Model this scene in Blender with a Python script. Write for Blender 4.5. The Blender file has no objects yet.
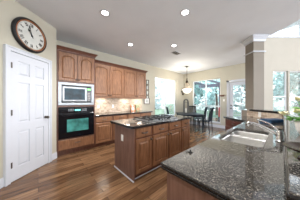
import bpy, bmesh, math, random
from mathutils import Vector, Matrix
from mathutils.geometry import tessellate_polygon
random.seed(4)
C = bpy.context.scene.collection
PI = math.pi
# ---------------------------------------------------------------- camera, world, light
YAW = math.radians(47.5)
FW = (math.cos(YAW), math.sin(YAW)); RT = (math.sin(YAW), -math.cos(YAW))
def cw(X, Z):                       # right / forward of the standing point -> floor coordinates
    return (FW[0]*Z + RT[0]*X, FW[1]*Z + RT[1]*X)
cam_d = bpy.data.cameras.new('camera'); cam = bpy.data.objects.new('camera', cam_d); C.objects.link(cam)
cam.location = (0, 0, 1.30); cam.rotation_euler = (PI/2, 0, YAW - PI/2)
cam_d.sensor_width = 36; cam_d.lens = 36*122/300; cam_d.shift_y = 1.5/300; cam_d.clip_start = 0.02
bpy.context.scene.camera = cam
sc = bpy.context.scene
sc.view_settings.view_transform = 'Standard'; sc.view_settings.look = 'None'
sc.view_settings.gamma = 1; sc.view_settings.exposure = 0.62; sc.view_settings.use_curve_mapping = False
w = bpy.data.worlds.new('world'); sc.world = w; w.use_nodes = True
bg = w.node_tree.nodes['Background']; bg.inputs[0].default_value = (0.78, 0.9, 1.0, 1); bg.inputs[1].default_value = 2.6
def light(kind, name, loc, energy, color=(1,1,1), rot=(0,0,0), **kw):
    d = bpy.data.lights.new(name, kind); d.energy = energy; d.color = color
    for k, v in kw.items(): setattr(d, k, v)
    o = bpy.data.objects.new(name, d); C.objects.link(o); o.location = loc; o.rotation_euler = rot
    return o
sun = light('SUN', 'sun', (0,0,20), 5.0, (1, 0.97, 0.9), (math.radians(28), math.radians(-32), 0), angle=0.02)
# added area fills to brighten the interior, by the unseen back and side walls
light('AREA', 'added_fill_back', (2.2, -5.75, 2.2), 330, (0.93, 0.97, 1.0), (math.radians(90), 0, 0), shape='RECTANGLE', size=5.0, size_y=3.2)
light('AREA', 'added_fill_side', (10.0, -4.0, 2.4), 300, (0.93, 0.97, 1.0), (0, math.radians(90), 0), shape='RECTANGLE', size=3.4, size_y=3.0)

# ---------------------------------------------------------------- materials
def nt(name):
    m = bpy.data.materials.new(name); m.use_nodes = True
    n = m.node_tree; return m, n, n.nodes['Principled BSDF']
def plain(name, col, rough=0.5, metal=0.0, **kw):
    m, n, b = nt(name)
    b.inputs['Roughness'].default_value = rough; b.inputs['Metallic'].default_value = metal
    tc = n.nodes.new('ShaderNodeTexCoord'); no = n.nodes.new('ShaderNodeTexNoise'); no.inputs['Scale'].default_value = kw.get('scale', 9)
    no.inputs['Detail'].default_value = 4
    r = n.nodes.new('ShaderNodeValToRGB'); v = kw.get('var', 0.05)
    r.color_ramp.elements[0].color = tuple(max(0, c*(1-v)) for c in col[:3])+(1,)
    r.color_ramp.elements[1].color = tuple(min(1, c*(1+v)) for c in col[:3])+(1,)
    r.color_ramp.elements[0].position = .35; r.color_ramp.elements[1].position = .65
    n.links.new(tc.outputs['Object'], no.inputs['Vector']); n.links.new(no.outputs[0], r.inputs[0]); n.links.new(r.outputs[0], b.inputs['Base Color'])
    b.inputs['Specular IOR Level'].default_value = kw.get('spec', .5)
    if 'bump' in kw:
        bp = n.nodes.new('ShaderNodeBump'); bp.inputs['Strength'].default_value = kw['bump']; bp.inputs['Distance'].default_value = .003
        n.links.new(no.outputs[0], bp.inputs['Height']); n.links.new(bp.outputs[0], b.inputs['Normal'])
    if 'emit' in kw:
        b.inputs['Emission Color'].default_value = tuple(kw.get('ecol', col))[:3]+(1,); b.inputs['Emission Strength'].default_value = kw['emit']
    return m
def wood(name, c1, c2, rough=0.35, stretch=(14, 14, 1.6), spec=.4):
    m, n, b = nt(name); b.inputs['Specular IOR Level'].default_value = spec; b.inputs['Roughness'].default_value = rough
    tc = n.nodes.new('ShaderNodeTexCoord'); mp = n.nodes.new('ShaderNodeMapping'); mp.inputs['Scale'].default_value = stretch
    no = n.nodes.new('ShaderNodeTexNoise'); no.inputs['Scale'].default_value = 3.2; no.inputs['Detail'].default_value = 6; no.inputs['Distortion'].default_value = .6
    r = n.nodes.new('ShaderNodeValToRGB'); r.color_ramp.elements[0].color = c1+(1,); r.color_ramp.elements[1].color = c2+(1,)
    r.color_ramp.elements[0].position = .3; r.color_ramp.elements[1].position = .7
    n.links.new(tc.outputs['Object'], mp.inputs[0]); n.links.new(mp.outputs[0], no.inputs['Vector']); n.links.new(no.outputs[0], r.inputs[0]); n.links.new(r.outputs[0], b.inputs['Base Color'])
    return m
def granite():
    m, n, b = nt('granite'); b.inputs['Roughness'].default_value = 0.06; b.inputs['IOR'].default_value = 1.95
    tc = n.nodes.new('ShaderNodeTexCoord')
    no = n.nodes.new('ShaderNodeTexNoise'); no.inputs['Scale'].default_value = 170; no.inputs['Detail'].default_value = 4; no.inputs['Roughness'].default_value = .6
    vo = n.nodes.new('ShaderNodeTexVoronoi'); vo.inputs['Scale'].default_value = 150
    r = n.nodes.new('ShaderNodeValToRGB'); e = r.color_ramp.elements
    e[0].color = (0.018, 0.018, 0.019, 1); e[0].position = .42; e[1].color = (0.40, 0.38, 0.34, 1); e[1].position = .70
    q = e.new(.56); q.color = (0.075, 0.070, 0.064, 1)
    sp = n.nodes.new('ShaderNodeValToRGB'); sp.color_ramp.elements[0].color = (1, 1, 1, 1); sp.color_ramp.elements[0].position = .06
    sp.color_ramp.elements[1].color = (0, 0, 0, 1); sp.color_ramp.elements[1].position = .24
    mx = n.nodes.new('ShaderNodeMixRGB'); mx.inputs[2].default_value = (.42, .40, .36, 1)
    mu = n.nodes.new('ShaderNodeMath'); mu.operation = 'MULTIPLY'; mu.inputs[1].default_value = .35
    n.links.new(tc.outputs['Object'], vo.inputs['Vector']); n.links.new(tc.outputs['Object'], no.inputs['Vector'])
    n.links.new(no.outputs[0], r.inputs[0]); n.links.new(r.outputs[0], mx.inputs[1]); n.links.new(vo.outputs['Distance'], sp.inputs[0]); n.links.new(sp.outputs[0], mu.inputs[0]); n.links.new(mu.outputs[0], mx.inputs[0]); n.links.new(mx.outputs[0], b.inputs['Base Color'])
    return m
def floor_mat():
    m, n, b = nt('plank_floor'); b.inputs['Roughness'].default_value = .2
    tc = n.nodes.new('ShaderNodeTexCoord')
    br = n.nodes.new('ShaderNodeTexBrick'); br.inputs['Scale'].default_value = 1; br.inputs['Brick Width'].default_value = 1.1; br.inputs['Row Height'].default_value = .125
    br.inputs['Mortar Size'].default_value = .0022; br.inputs['Mortar Smooth'].default_value = .1; br.offset = .37
    br.inputs['Color1'].default_value = (0.11, 0.056, 0.028, 1); br.inputs['Color2'].default_value = (0.25, 0.145, 0.078, 1); br.inputs['Mortar'].default_value = (.03, .015, .008, 1)
    mp = n.nodes.new('ShaderNodeMapping'); mp.inputs['Scale'].default_value = (1.3, 14, 1)
    no = n.nodes.new('ShaderNodeTexNoise'); no.inputs['Scale'].default_value = 2.2; no.inputs['Detail'].default_value = 7; no.inputs['Distortion'].default_value = .8
    r = n.nodes.new('ShaderNodeValToRGB'); r.color_ramp.elements[0].color = (.55, .5, .46, 1); r.color_ramp.elements[1].color = (1.3, 1.28, 1.25, 1)
    r.color_ramp.elements[0].position = .3; r.color_ramp.elements[1].position = .7
    mx = n.nodes.new('ShaderNodeMixRGB'); mx.blend_type = 'MULTIPLY'; mx.inputs[0].default_value = 1
    n.links.new(tc.outputs['Object'], br.inputs['Vector']); n.links.new(tc.outputs['Object'], mp.inputs[0]); n.links.new(mp.outputs[0], no.inputs['Vector'])
    n.links.new(no.outputs[0], r.inputs[0]); n.links.new(br.outputs['Color'], mx.inputs[1]); n.links.new(r.outputs[0], mx.inputs[2]); n.links.new(mx.outputs[0], b.inputs['Base Color'])
    bp = n.nodes.new('ShaderNodeBump'); bp.inputs['Strength'].default_value = .35; bp.inputs['Distance'].default_value = .004
    n.links.new(no.outputs[0], bp.inputs['Height']); n.links.new(bp.outputs[0], b.inputs['Normal'])
    return m
def tile_mat(name):                # small tumbled stone tiles, vertical surfaces (uses x and z)
    m, n, b = nt(name); b.inputs['Roughness'].default_value = .5
    tc = n.nodes.new('ShaderNodeTexCoord'); mp = n.nodes.new('ShaderNodeMapping'); mp.inputs['Rotation'].default_value = (math.radians(90), 0, 0)
    br = n.nodes.new('ShaderNodeTexBrick'); br.inputs['Scale'].default_value = 1; br.inputs['Brick Width'].default_value = .1; br.inputs['Row Height'].default_value = .05
    br.inputs['Mortar Size'].default_value = .003
    br.inputs['Color1'].default_value = (0.36, 0.26, 0.185, 1); br.inputs['Color2'].default_value = (0.62, 0.5, 0.39, 1); br.inputs['Mortar'].default_value = (.6, .52, .44, 1)
    no = n.nodes.new('ShaderNodeTexNoise'); no.inputs['Scale'].default_value = 30; no.inputs['Detail'].default_value = 5
    mx = n.nodes.new('ShaderNodeMixRGB'); mx.blend_type = 'OVERLAY'; mx.inputs[0].default_value = .5
    n.links.new(tc.outputs['Object'], mp.inputs[0]); n.links.new(mp.outputs[0], br.inputs['Vector']); n.links.new(tc.outputs['Object'], no.inputs['Vector'])
    n.links.new(br.outputs['Color'], mx.inputs[1]); n.links.new(no.outputs[0], mx.inputs[2]); n.links.new(mx.outputs[0], b.inputs['Base Color'])
    return m
def glass_mat(name, tint=(1,1,1), refl=.08):
    m = bpy.data.materials.new(name); m.use_nodes = True; n = m.node_tree; n.nodes.clear()
    o = n.nodes.new('ShaderNodeOutputMaterial'); t = n.nodes.new('ShaderNodeBsdfTransparent'); t.inputs[0].default_value = tint+(1,)
    g = n.nodes.new('ShaderNodeBsdfGlossy'); g.inputs['Roughness'].default_value = .02
    fr = n.nodes.new('ShaderNodeLayerWeight'); fr.inputs[0].default_value = .25
    ma = n.nodes.new('ShaderNodeMath'); ma.operation = 'MULTIPLY'; ma.inputs[1].default_value = .6
    mx = n.nodes.new('ShaderNodeMixShader')
    n.links.new(fr.outputs['Fresnel'], ma.inputs[0]); n.links.new(ma.outputs[0], mx.inputs[0]); n.links.new(t.outputs[0], mx.inputs[1]); n.links.new(g.outputs[0], mx.inputs[2]); n.links.new(mx.outputs[0], o.inputs[0])
    return m
M = {}
M['wall'] = plain('wall_paint', (0.48, 0.45, 0.375), .85, var=.02, scale=3, bump=.15)
M['wall_great'] = plain('great_room_paint', (0.46, 0.43, 0.38), .85, var=.02, scale=3)
M['column'] = plain('column_paint', (0.24, 0.21, 0.18), .8, var=.02, scale=3)
M['ceiling'] = plain('ceiling_paint', (0.76, 0.79, 0.85), .9, var=.02, scale=2)
M['white'] = plain('white_paint', (0.56, 0.58, 0.64), .35, var=.01)
M['vinyl'] = plain('white_vinyl', (0.82, 0.85, 0.88), .4, var=.01)
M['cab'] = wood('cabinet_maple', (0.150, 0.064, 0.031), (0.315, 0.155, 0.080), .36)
M['cab_dark'] = wood('shaded_maple_dark_wood', (0.095, 0.036, 0.022), (0.15, 0.062, 0.038), .36)  # cabinet maple with shade painted in; also the dark shelf's wood
M['shaded_red'] = wood('red_wood_shaded', (0.06, 0.017, 0.012), (0.11, 0.032, 0.022), .36)  # reddish wood, darkened in colour for the shade on the far leg
M['panel'] = wood('veneer_panel', (0.14, 0.07, 0.05), (0.23, 0.125, 0.095), .42, (10, 10, .8))
M['black_wood'] = wood('black_wood', (0.004, 0.006, 0.010), (0.010, 0.020, 0.034), .45, spec=.25)
M['granite'] = granite(); M['edge'] = plain('edge_dark_reflection', (0.012, 0.012, 0.014), .12, var=.5, scale=90); M['floor'] = floor_mat(); M['tile'] = tile_mat('stone_tile')  # edge: same granite, dark reflections painted in as near-black
M['steel'] = plain('brushed_steel', (0.25, 0.255, 0.265), .40, 1.0, var=.06, scale=20)
M['sink_steel'] = plain('satin_sink_steel', (0.72, 0.72, 0.72), .32, 1.0, var=.05, scale=20)
M['chrome'] = plain('chrome', (0.75, 0.75, 0.76), .1, 1.0, var=.01)
M['nickel'] = plain('dark_nickel', (0.14, 0.12, 0.11), .3, 1.0, var=.05)
M['iron'] = plain('black_iron', (0.02, 0.02, 0.022), .45, .4, var=.1)
M['black'] = plain('black_enamel', (0.006, 0.006, 0.008), .12, var=.05, spec=.3)
M['oven_glass'] = plain('oven_glass_reflection', (0.06, 0.24, 0.22), .06, var=.5, scale=4)  # teal base colour stands in for a reflection in the oven window
M['mw_glass'] = plain('dark_microwave_glass', (0.010, 0.03, 0.045), .12, var=.5, scale=6, spec=.12)
M['plate'] = plain('white_plastic', (0.85, 0.84, 0.82), .35, var=.01)
M['glass'] = glass_mat('window_glass')
M['green_led'] = plain('green_display', (0.1, 0.5, 0.1), .4, emit=1.2, ecol=(0.25, 1, 0.2))
M['teal_led'] = plain('teal_display', (0.1, 0.5, 0.5), .4, emit=1.0, ecol=(0.2, 0.9, 0.85))
M['lamp'] = plain('lamp_glow', (1, 0.98, 0.95), .5, emit=9, ecol=(1, 0.97, 0.93))
M['bowl_glow'] = plain('alabaster_glow', (1, 0.95, 0.85), .5, emit=1.5, ecol=(1, 0.93, 0.8))
M['clock_face'] = plain('clock_paper', (0.60, 0.60, 0.57), .6, var=.06, scale=12)
M['copper'] = plain('aged_copper', (0.32, 0.13, 0.06), .35, .6, var=.2)
M['leaf'] = plain('leaf_green', (0.12, 0.34, 0.06), .5, var=.4, scale=30)
M['petal'] = plain('cream_petal', (0.82, 0.78, 0.52), .6, var=.12, scale=30)
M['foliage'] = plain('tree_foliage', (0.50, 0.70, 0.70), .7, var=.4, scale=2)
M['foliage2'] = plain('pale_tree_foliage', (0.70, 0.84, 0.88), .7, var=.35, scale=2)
M['bark'] = plain('tree_bark', (0.16, 0.12, 0.1), .9, var=.3)
M['grass'] = plain('lawn', (0.15, 0.22, 0.16), .9, var=.3, scale=3)
M['concrete'] = plain('patio_concrete', (0.55, 0.53, 0.5), .8, var=.08)
M['patio_paint'] = plain('grey_patio_paint', (0.20, 0.20, 0.26), .6, var=.04)
M['blue'] = plain('blue_fabric', (0.012, 0.07, 0.17), .5, var=.3)
M['orange'] = plain('orange_print', (0.50, 0.22, 0.12), .5, var=.5, scale=40)
M['greenprint'] = plain('green_print', (0.28, 0.30, 0.18), .5, var=.6, scale=40)
M['paper'] = plain('pale_print', (0.7, 0.68, 0.66), .5, var=.2, scale=40)
M['red'] = plain('red_fabric', (0.6, 0.1, 0.1), .6, var=.1)
M['bronze'] = plain('dark_bronze', (0.05, 0.03, 0.02), .25, .7, var=.3)
M['artgrey'] = plain('grey_print', (0.42, 0.46, 0.44), .5, var=.3, scale=14)
M['silver_frame'] = plain('weathered_silver', (0.10, 0.095, 0.085), .5, .2, var=.3, scale=20)
M['house'] = plain('pale_siding', (0.62, 0.56, 0.53), .8, var=.08, scale=3); M['roof'] = plain('grey_shingle', (0.5, 0.52, 0.54), .8, var=.15, scale=8)
M['wax'] = plain('candle_wax', (0.85, 0.82, 0.75), .5, var=.02)

# ---------------------------------------------------------------- mesh helpers
class MB:
    def __init__(s): s.b = bmesh.new()
    def box(s, x0, x1, y0, y1, z0, z1):
        v = [s.b.verts.new(p) for p in ((x0,y0,z0),(x1,y0,z0),(x1,y1,z0),(x0,y1,z0),(x0,y0,z1),(x1,y0,z1),(x1,y1,z1),(x0,y1,z1))]
        for f in ((0,3,2,1),(4,5,6,7),(0,1,5,4),(1,2,6,5),(2,3,7,6),(3,0,4,7)): s.b.faces.new([v[i] for i in f])
        return s
    def prism(s, poly, z0, z1, hole=None):
        loops = [poly]+([hole] if hole else [])
        tris = tessellate_polygon([[Vector((p[0],p[1],0)) for p in l] for l in loops])
        flat = [p for l in loops for p in l]
        lo = [s.b.verts.new((p[0],p[1],z0)) for p in flat]; hi = [s.b.verts.new((p[0],p[1],z1)) for p in flat]
        for t in tris:
            s.b.faces.new([hi[i] for i in t]); s.b.faces.new([lo[i] for i in reversed(t)])
        k = 0
        for l in loops:
            n = len(l)
            for i in range(n):
                a, b = k+i, k+(i+1) % n; s.b.faces.new([lo[a], lo[b], hi[b], hi[a]])
            k += n
        return s
    def tube(s, pts, r, n=8, cap=True):
        pts = [Vector(p) for p in pts]; rs = r if isinstance(r, (list, tuple)) else [r]*len(pts)
        rings = []; up = None
        for i, p in enumerate(pts):
            d = (pts[min(i+1, len(pts)-1)]-pts[max(i-1, 0)]).normalized()
            if up is None: up = d.orthogonal().normalized()
            up = (up-d*up.dot(d)).normalized(); sd = d.cross(up)
            rings.append([s.b.verts.new(p+(up*math.cos(2*PI*k/n)+sd*math.sin(2*PI*k/n))*rs[i]) for k in range(n)])
        for a, b in zip(rings, rings[1:]):
            for k in range(n): s.b.faces.new([a[k], a[(k+1)%n], b[(k+1)%n], b[k]])
        if cap: s.b.faces.new(rings[0][::-1]); s.b.faces.new(rings[-1])
        return s
    def lathe(s, prof, cx=0, cy=0, n=20, axis='z', oz=0, cap=True):
        rings = []
        for r, h in prof:
            ring = []
            for k in range(n):
                a = 2*PI*k/n; c, d = r*math.cos(a), r*math.sin(a)
                ring.append(s.b.verts.new((cx+c, cy+d, oz+h) if axis == 'z' else (cx+c, cy+h, oz+d)))
            rings.append(ring)
        for a, b in zip(rings, rings[1:]):
            for k in range(n): s.b.faces.new([a[k], a[(k+1)%n], b[(k+1)%n], b[k]])
        if cap and prof[0][0] > 1e-4: s.b.faces.new(rings[0][::-1])
        if cap and prof[-1][0] > 1e-4: s.b.faces.new(rings[-1])
        return s
    def loops(s, ls):                       # bridge equal-length loops, fill last
        rings = [[s.b.verts.new(p) for p in l] for l in ls]
        for a, b in zip(rings, rings[1:]):
            n = len(a)
            for k in range(n): s.b.faces.new([a[k], a[(k+1)%n], b[(k+1)%n], b[k]])
        s.b.faces.new(rings[-1]); s.b.faces.new(rings[0][::-1])
        return s
    def build(s, name, mat, parent=None, bevel=0, smooth=False, rem=False):
        bmesh.ops.remove_doubles(s.b, verts=s.b.verts, dist=1e-5) if rem else None
        bmesh.ops.recalc_face_normals(s.b, faces=s.b.faces)
        me = bpy.data.meshes.new(name); s.b.to_mesh(me); s.b.free()
        if mat: me.materials.append(M[mat])
        if smooth:
            for p in me.polygons: p.use_smooth = True
        o = bpy.data.objects.new(name, me); C.objects.link(o)
        if parent: o.parent = parent
        if bevel:
            b = o.modifiers.new('bevel', 'BEVEL'); b.width = bevel; b.segments = 2; b.limit_method = 'ANGLE'
        return o
def tag(o, label=None, cat=None, group=None, kind=None):
    if label: o['label'] = label
    if cat: o['category'] = cat
    if group: o['group'] = group
    if kind: o['kind'] = kind
    return o
def empty(name, loc=(0,0,0), rz=0):
    o = bpy.data.objects.new(name, None); C.objects.link(o); o.location = loc; o.rotation_euler = (0,0,rz); o.empty_display_size = .1
    return o
def thing(name, label, cat, loc=(0,0,0), rz=0, group=None): return tag(empty(name, loc, rz), label, cat, group)
def struct(o): o['kind'] = 'structure'; return o
def copy_tree(o, parent=None):
    c = o.copy(); C.objects.link(c); c.parent = parent
    for ch in [q for q in C.objects if q.parent == o]: copy_tree(ch, c)
    return c
def offset(poly, d):                        # inward offset, mitred
    n = len(poly); area = sum(poly[i][0]*poly[(i+1)%n][1]-poly[(i+1)%n][0]*poly[i][1] for i in range(n)); sg = 1 if area > 0 else -1
    out = []
    for i in range(n):
        p0, p1, p2 = Vector(poly[i-1]), Vector(poly[i]), Vector(poly[(i+1)%n])
        a = (p1-p0).normalized(); b = (p2-p1).normalized()
        na = Vector((-a.y, a.x))*sg; nb = Vector((-b.y, b.x))*sg
        m = (na+nb); m = m/(m.length_squared)*2
        out.append(tuple(p1+m*d))
    return out
def wall(name, p0, p1, z0, z1, mat, holes=(), th=.14, left=False):
    # wall face runs p0->p1; thickness goes to the right of that direction (left=True: to the left)
    L = math.hypot(p1[0]-p0[0], p1[1]-p0[1]); ang = math.atan2(p1[1]-p0[1], p1[0]-p0[0])
    ss = sorted({0, L, *[h[0] for h in holes], *[h[1] for h in holes]}); zs = sorted({z0, z1, *[h[2] for h in holes], *[h[3] for h in holes]})
    m = MB(); y0, y1 = (0, th) if left else (-th, 0)
    for a, b in zip(ss, ss[1:]):
        for c, d in zip(zs, zs[1:]):
            if any(h[0]-1e-6 <= a and b <= h[1]+1e-6 and h[2]-1e-6 <= c and d <= h[3]+1e-6 for h in holes): continue
            m.box(a, b, y0, y1, c, d)
    o = struct(m.build(name, mat)); o.location = (p0[0], p0[1], 0); o.rotation_euler = (0,0,ang); return o

# ---------------------------------------------------------------- the room shell
CH = 2.97; GH = 5.6
WV = 4.15; WU = 6.6
P1 = Vector((-0.34, 2.94)); P2 = Vector((0.135, 3.37)); pd = (P2-P1).normalized(); PA = math.atan2(pd.y, pd.x)
PC = P1+pd*((0.31-P1.x)/pd.x)              # pantry corner
PL = P1-pd*((P1.x+2.0)/pd.x)               # far left end
RP = (WU, 0.69)                            # where dining wall meets the great-room wall
RE = (10.4, RP[1]-(10.4-RP[0])*0.905)
f = struct(MB().box(-2.4, 10.6, -6.3, 4.3, -.08, 0).build('floor', 'floor'))
sof0 = cw(3.05, 3.36); sof1 = cw(3.05, -5.35)
struct(MB().prism([(-2.2, -6.2), (-2.2, PL.y-.1), tuple(PC+Vector((-.1, .15))), (.2, 4.3), (WU+.1, 4.3), (WU+.1, RP[1]), sof0, sof1], CH, CH+.25).build('ceiling', 'ceiling'))
struct(MB().box(-2.4, 10.8, -6.3, 4.4, GH, GH+.2).build('ceiling_great_room', 'ceiling'))
wall('wall_pantry', tuple(PL), tuple(PC), 0, CH, 'wall', left=True, th=.12)
wall('wall_pantry_return', (PC.x, PC.y+.06), (PC.x, 4.29), 0, CH, 'wall', left=True, th=.1)
wall('wall_kitchen', (PC.x, WV), (WU+.14, WV), 0, CH, 'wall', left=True, holes=[(4.13-PC.x, 5.85-PC.x, .45, 2.5)])
wall('wall_dining', (WU, WV), (WU, RP[1]), 0, CH, 'wall', left=True, holes=[(WV-3.55, WV-2.08, .23, 2.46), (WV-1.72, WV-.80, 0, 2.2)])
dR = Vector((RE[0]-RP[0], RE[1]-RP[1])).normalized()
x_at = lambda X: X-4.4
wall('wall_great_room', RP, RE, 0, GH, 'wall_great', left=True, holes=[(.62, 1.24, .6, 2.55), (1.30, 1.92, .6, 2.55), (2.6, 3.6, .6, 2.55), (.12, 3.6, 3.92, 5.45)])
wall('wall_side', (10.4, RE[1]+.1), (10.4, -6.1), 0, GH, 'wall_great', left=True)
wall('wall_back', (-2.1, -6.0), (10.4, -6.0), 0, GH, 'wall_great', holes=[(2.0, 6.6, .5, 4.0)])
wall('wall_left', (-2.0, -6.0), (-2.0, PL.y+.1), 0, GH, 'wall', left=True)
wall('wall_upper_gable', (-2.0, PL.y+.2), (-2.0, 4.3), CH, GH, 'wall', left=True)
wall('wall_soffit', sof1, sof0, CH+.25, GH, 'wall_great', left=True, th=.10)
wall('wall_header', sof0, (RP[0]-.02, RP[1]+.05), CH+.25, GH, 'wall_great', left=True, th=.12)
# baseboards
def base(name, p0, p1):
    L = math.hypot(p1[0]-p0[0], p1[1]-p0[1]); o = MB().box(0, L, -.016, 0, 0, .12).box(0, L, -.010, 0, .12, .14).build(name, 'white'); struct(o)
    o.location = (p0[0], p0[1], 0); o.rotation_euler = (0,0,math.atan2(p1[1]-p0[1], p1[0]-p0[0]))
pp = lambda s: tuple(P1+pd*s)
DL = (P2-P1).length
base('baseboard_pantry_left', tuple(PL), pp(-.075)); base('baseboard_pantry_right', pp(DL+.075), tuple(PC))
base('baseboard_kitchen', (3.62, WV), (WU, WV)); base('baseboard_dining', (WU, WV), (WU, 2.50-.005)); base('baseboard_dining_right', (WU, 2.49), (WU, 1.81))
# pantry door (six panels) with casing
d = struct(empty('door_1', (P1.x, P1.y, 0), PA))
DH = 2.10; m = MB()
m.box(0, DL, -.018, .0, .012, DH)
def rpanel(m, x0, x1, z0, z1, y, dep, ins, arch=0, K=9, fr=None):
    def lp(i, yy, ar):
        a, b, c, e = x0+i, x1-i, z0+i, z1-i; pts = [(a, yy, c), (b, yy, c)]
        for k in range(K):
            t = k/(K-1); pts.append((b+(a-b)*t, yy, e-ar+ar*math.sin(PI*t)))
        return pts
    return lp
rails = [(.012, .22), (.80, .95), (1.62, 1.74), (DH-.13, DH)]; stl = [(0, .095), (DL/2-.045, DL/2+.045), (DL-.095, DL)]
for a, b in rails:
    for p, q in ((.095, DL/2-.045), (DL/2+.045, DL-.095)): m.box(p, q, -.0299, -.018, a, b)
for a, b in stl: m.box(a, b, -.03, -.018, .012, DH)
for (a, b) in zip(rails, rails[1:]):
    for (p, q) in zip(stl, stl[1:]):
        x0, x1, z0, z1 = p[1], q[0], a[1], b[0]
        l = lambda i, y: [(x0+i, y, z0+i), (x1-i, y, z0+i), (x1-i, y, z1-i), (x0+i, y, z1-i)]
        m.loops([l(.012, -.018), l(.035, -.028), l(.036, -.028)])
m.build('door_panel', 'white', d)
cs = MB().box(-.075, -.004, -.035, 0, 0, DH+.08).box(DL+.004, DL+.075, -.035, 0, 0, DH+.08).box(-.004, DL+.004, -.035, 0, DH+.008, DH+.08)
cs.box(-.075, -.055, -.045, -.035, 0, DH+.08).box(DL+.055, DL+.075, -.045, -.035, 0, DH+.08).box(-.055, DL+.055, -.045, -.035, DH+.06, DH+.08)
cs.build('door_casing', 'white', d)
for z in (.28, 1.12, 1.88): MB().tube([(.004, -.036, z-.045), (.004, -.036, z+.045)], .009).box(.0, .02, -.034, -.03, z-.045, z+.045).build('hinge', 'nickel', d)
k = MB().lathe([(.028, 0), (.028, -.008), (.012, -.012), (.011, -.035), (.026, -.045), (.03, -.06), (.02, -.072), (0, -.074)], DL-.06, -.03, 16, 'y', .98).build('door_knob', 'nickel', d, smooth=True)

# windows
def window(name, p0, p1, z0, z1, split=1, rail=None, inset=.07, left=True, grid=None):
    L = math.hypot(p1[0]-p0[0], p1[1]-p0[1]); o = struct(empty(name, (p0[0], p0[1], 0), math.atan2(p1[1]-p0[1], p1[0]-p0[0])))
    y0, y1 = inset, inset+.05; m = MB(); t = .04
    m.box(0, t, y0, y1, z0, z1).box(L-t, L, y0, y1, z0, z1).box(t, L-t, y0, y1, z0, z0+t).box(t, L-t, y0, y1, z1-t, z1)
    for k in range(1, split): m.box(L*k/split-.03, L*k/split+.03, y0, y1, z0+t, z1-t)
    if rail: m.box(t, L-t, y0-.005, y1+.005, rail-.03, rail+.03)
    m.build('window_frame', 'vinyl', o)
    MB().box(t*.5, L-t*.5, y0+.022, y0+.028, z0+t*.5, z1-t*.5).build('window_pane', 'glass', o)
    MB().box(-.03, L+.03, -.03, y0, z0-.025, z0).build('window_sill', 'white', o)
    return o
window('window_1', (4.13, WV), (5.85, WV), .45, 2.5, 2)
window('window_2', (WU, 3.55), (WU, 2.08), .23, 2.46, 2, rail=1.06)
gr = lambda s: (RP[0]+dR.x*s, RP[1]+dR.y*s)
window('window_3', gr(.62), gr(1.24), .6, 2.55, 1, rail=1.5)
window('window_4', gr(1.30), gr(1.92), .6, 2.55, 1, rail=1.5)
window('window_5', gr(2.6), gr(3.6), .6, 2.55, 1, rail=1.5)
window('window_6', gr(.12), gr(3.6), 3.92, 5.45, 2)
wb = struct(empty('window_7', (4.5, -6.0, 0), PI))
m = MB(); Lb = 4.6
for x in (0, 1.5, 3.05, 4.55): m.box(x, x+.05, .05, .1, .5, 4.0)
m.box(0, Lb, .05, .1, .5, .56).box(0, Lb, .05, .1, 2.5, 2.6).box(0, Lb, .05, .1, 3.94, 4.0); m.build('window_frame', 'vinyl', wb)
MB().box(.02, Lb-.02, .07, .076, .52, 3.98).build('window_pane', 'glass', wb)
# patio door
d = struct(empty('door_2', (WU, 1.72, 0), -PI/2)); W = .92
MB().box(-.09, 0, -.02, .0, 0, 2.29).box(W, W+.09, -.02, 0, 0, 2.29).box(-.09, W+.09, -.02, 0, 2.2, 2.29).build('door_casing', 'white', d)
MB().box(.01, .16, .03, .07, .02, 2.19).box(W-.16, W-.01, .03, .07, .02, 2.19).box(.16, W-.16, .03, .07, .02, .28).box(.16, W-.16, .03, .07, 2.04, 2.19).build('door_frame', 'white', d)
MB().box(.15, W-.15, .047, .053, .27, 2.05).build('door_pane', 'glass', d)
m = MB(); m.box(W/2-.012, W/2+.012, .04, .06, .28, 2.04)
for z in (.72, 1.16, 1.6): m.box(.16, W-.16, .04, .06, z-.012, z+.012)
m.build('door_grille', 'white', d)
MB().lathe([(.03, .03), (.03, .02), (.013, .016), (.013, -.02), (.03, -.03), (.03, -.045), (0, -.05)], .085, 0, 14, 'y', .98).build('door_knob', 'nickel', d, smooth=True)
MB().lathe([(.03, .03), (.03, .01), (0, .008)], .085, 0, 14, 'y', 1.12).build('deadbolt', 'nickel', d)

# column with capital, standing on the bar wall
cx, cz = 2.775, 3.245
c = struct(empty('trim_column', cw(cx, cz)+(0,), YAW-PI/2))
h = .135
MB().box(-h, h, -h, h, 1.10, CH).build('column_shaft', 'column', c)
m = MB(); m.box(-h-.03, h+.03, -h-.03, h+.03, 2.56, 2.585); m.build('column_band', 'white', c, bevel=.006)
def sq(r, z): return [(-r, -r, z), (r, -r, z), (r, r, z), (-r, r, z)]
MB().loops([sq(h+.005, CH-.14), sq(h+.02, CH-.13), sq(h+.025, CH-.09), sq(h+.06, CH-.045), sq(h+.075, CH-.03), sq(h+.075, CH-.001)]).build('column_capital', 'white', c)

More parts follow.
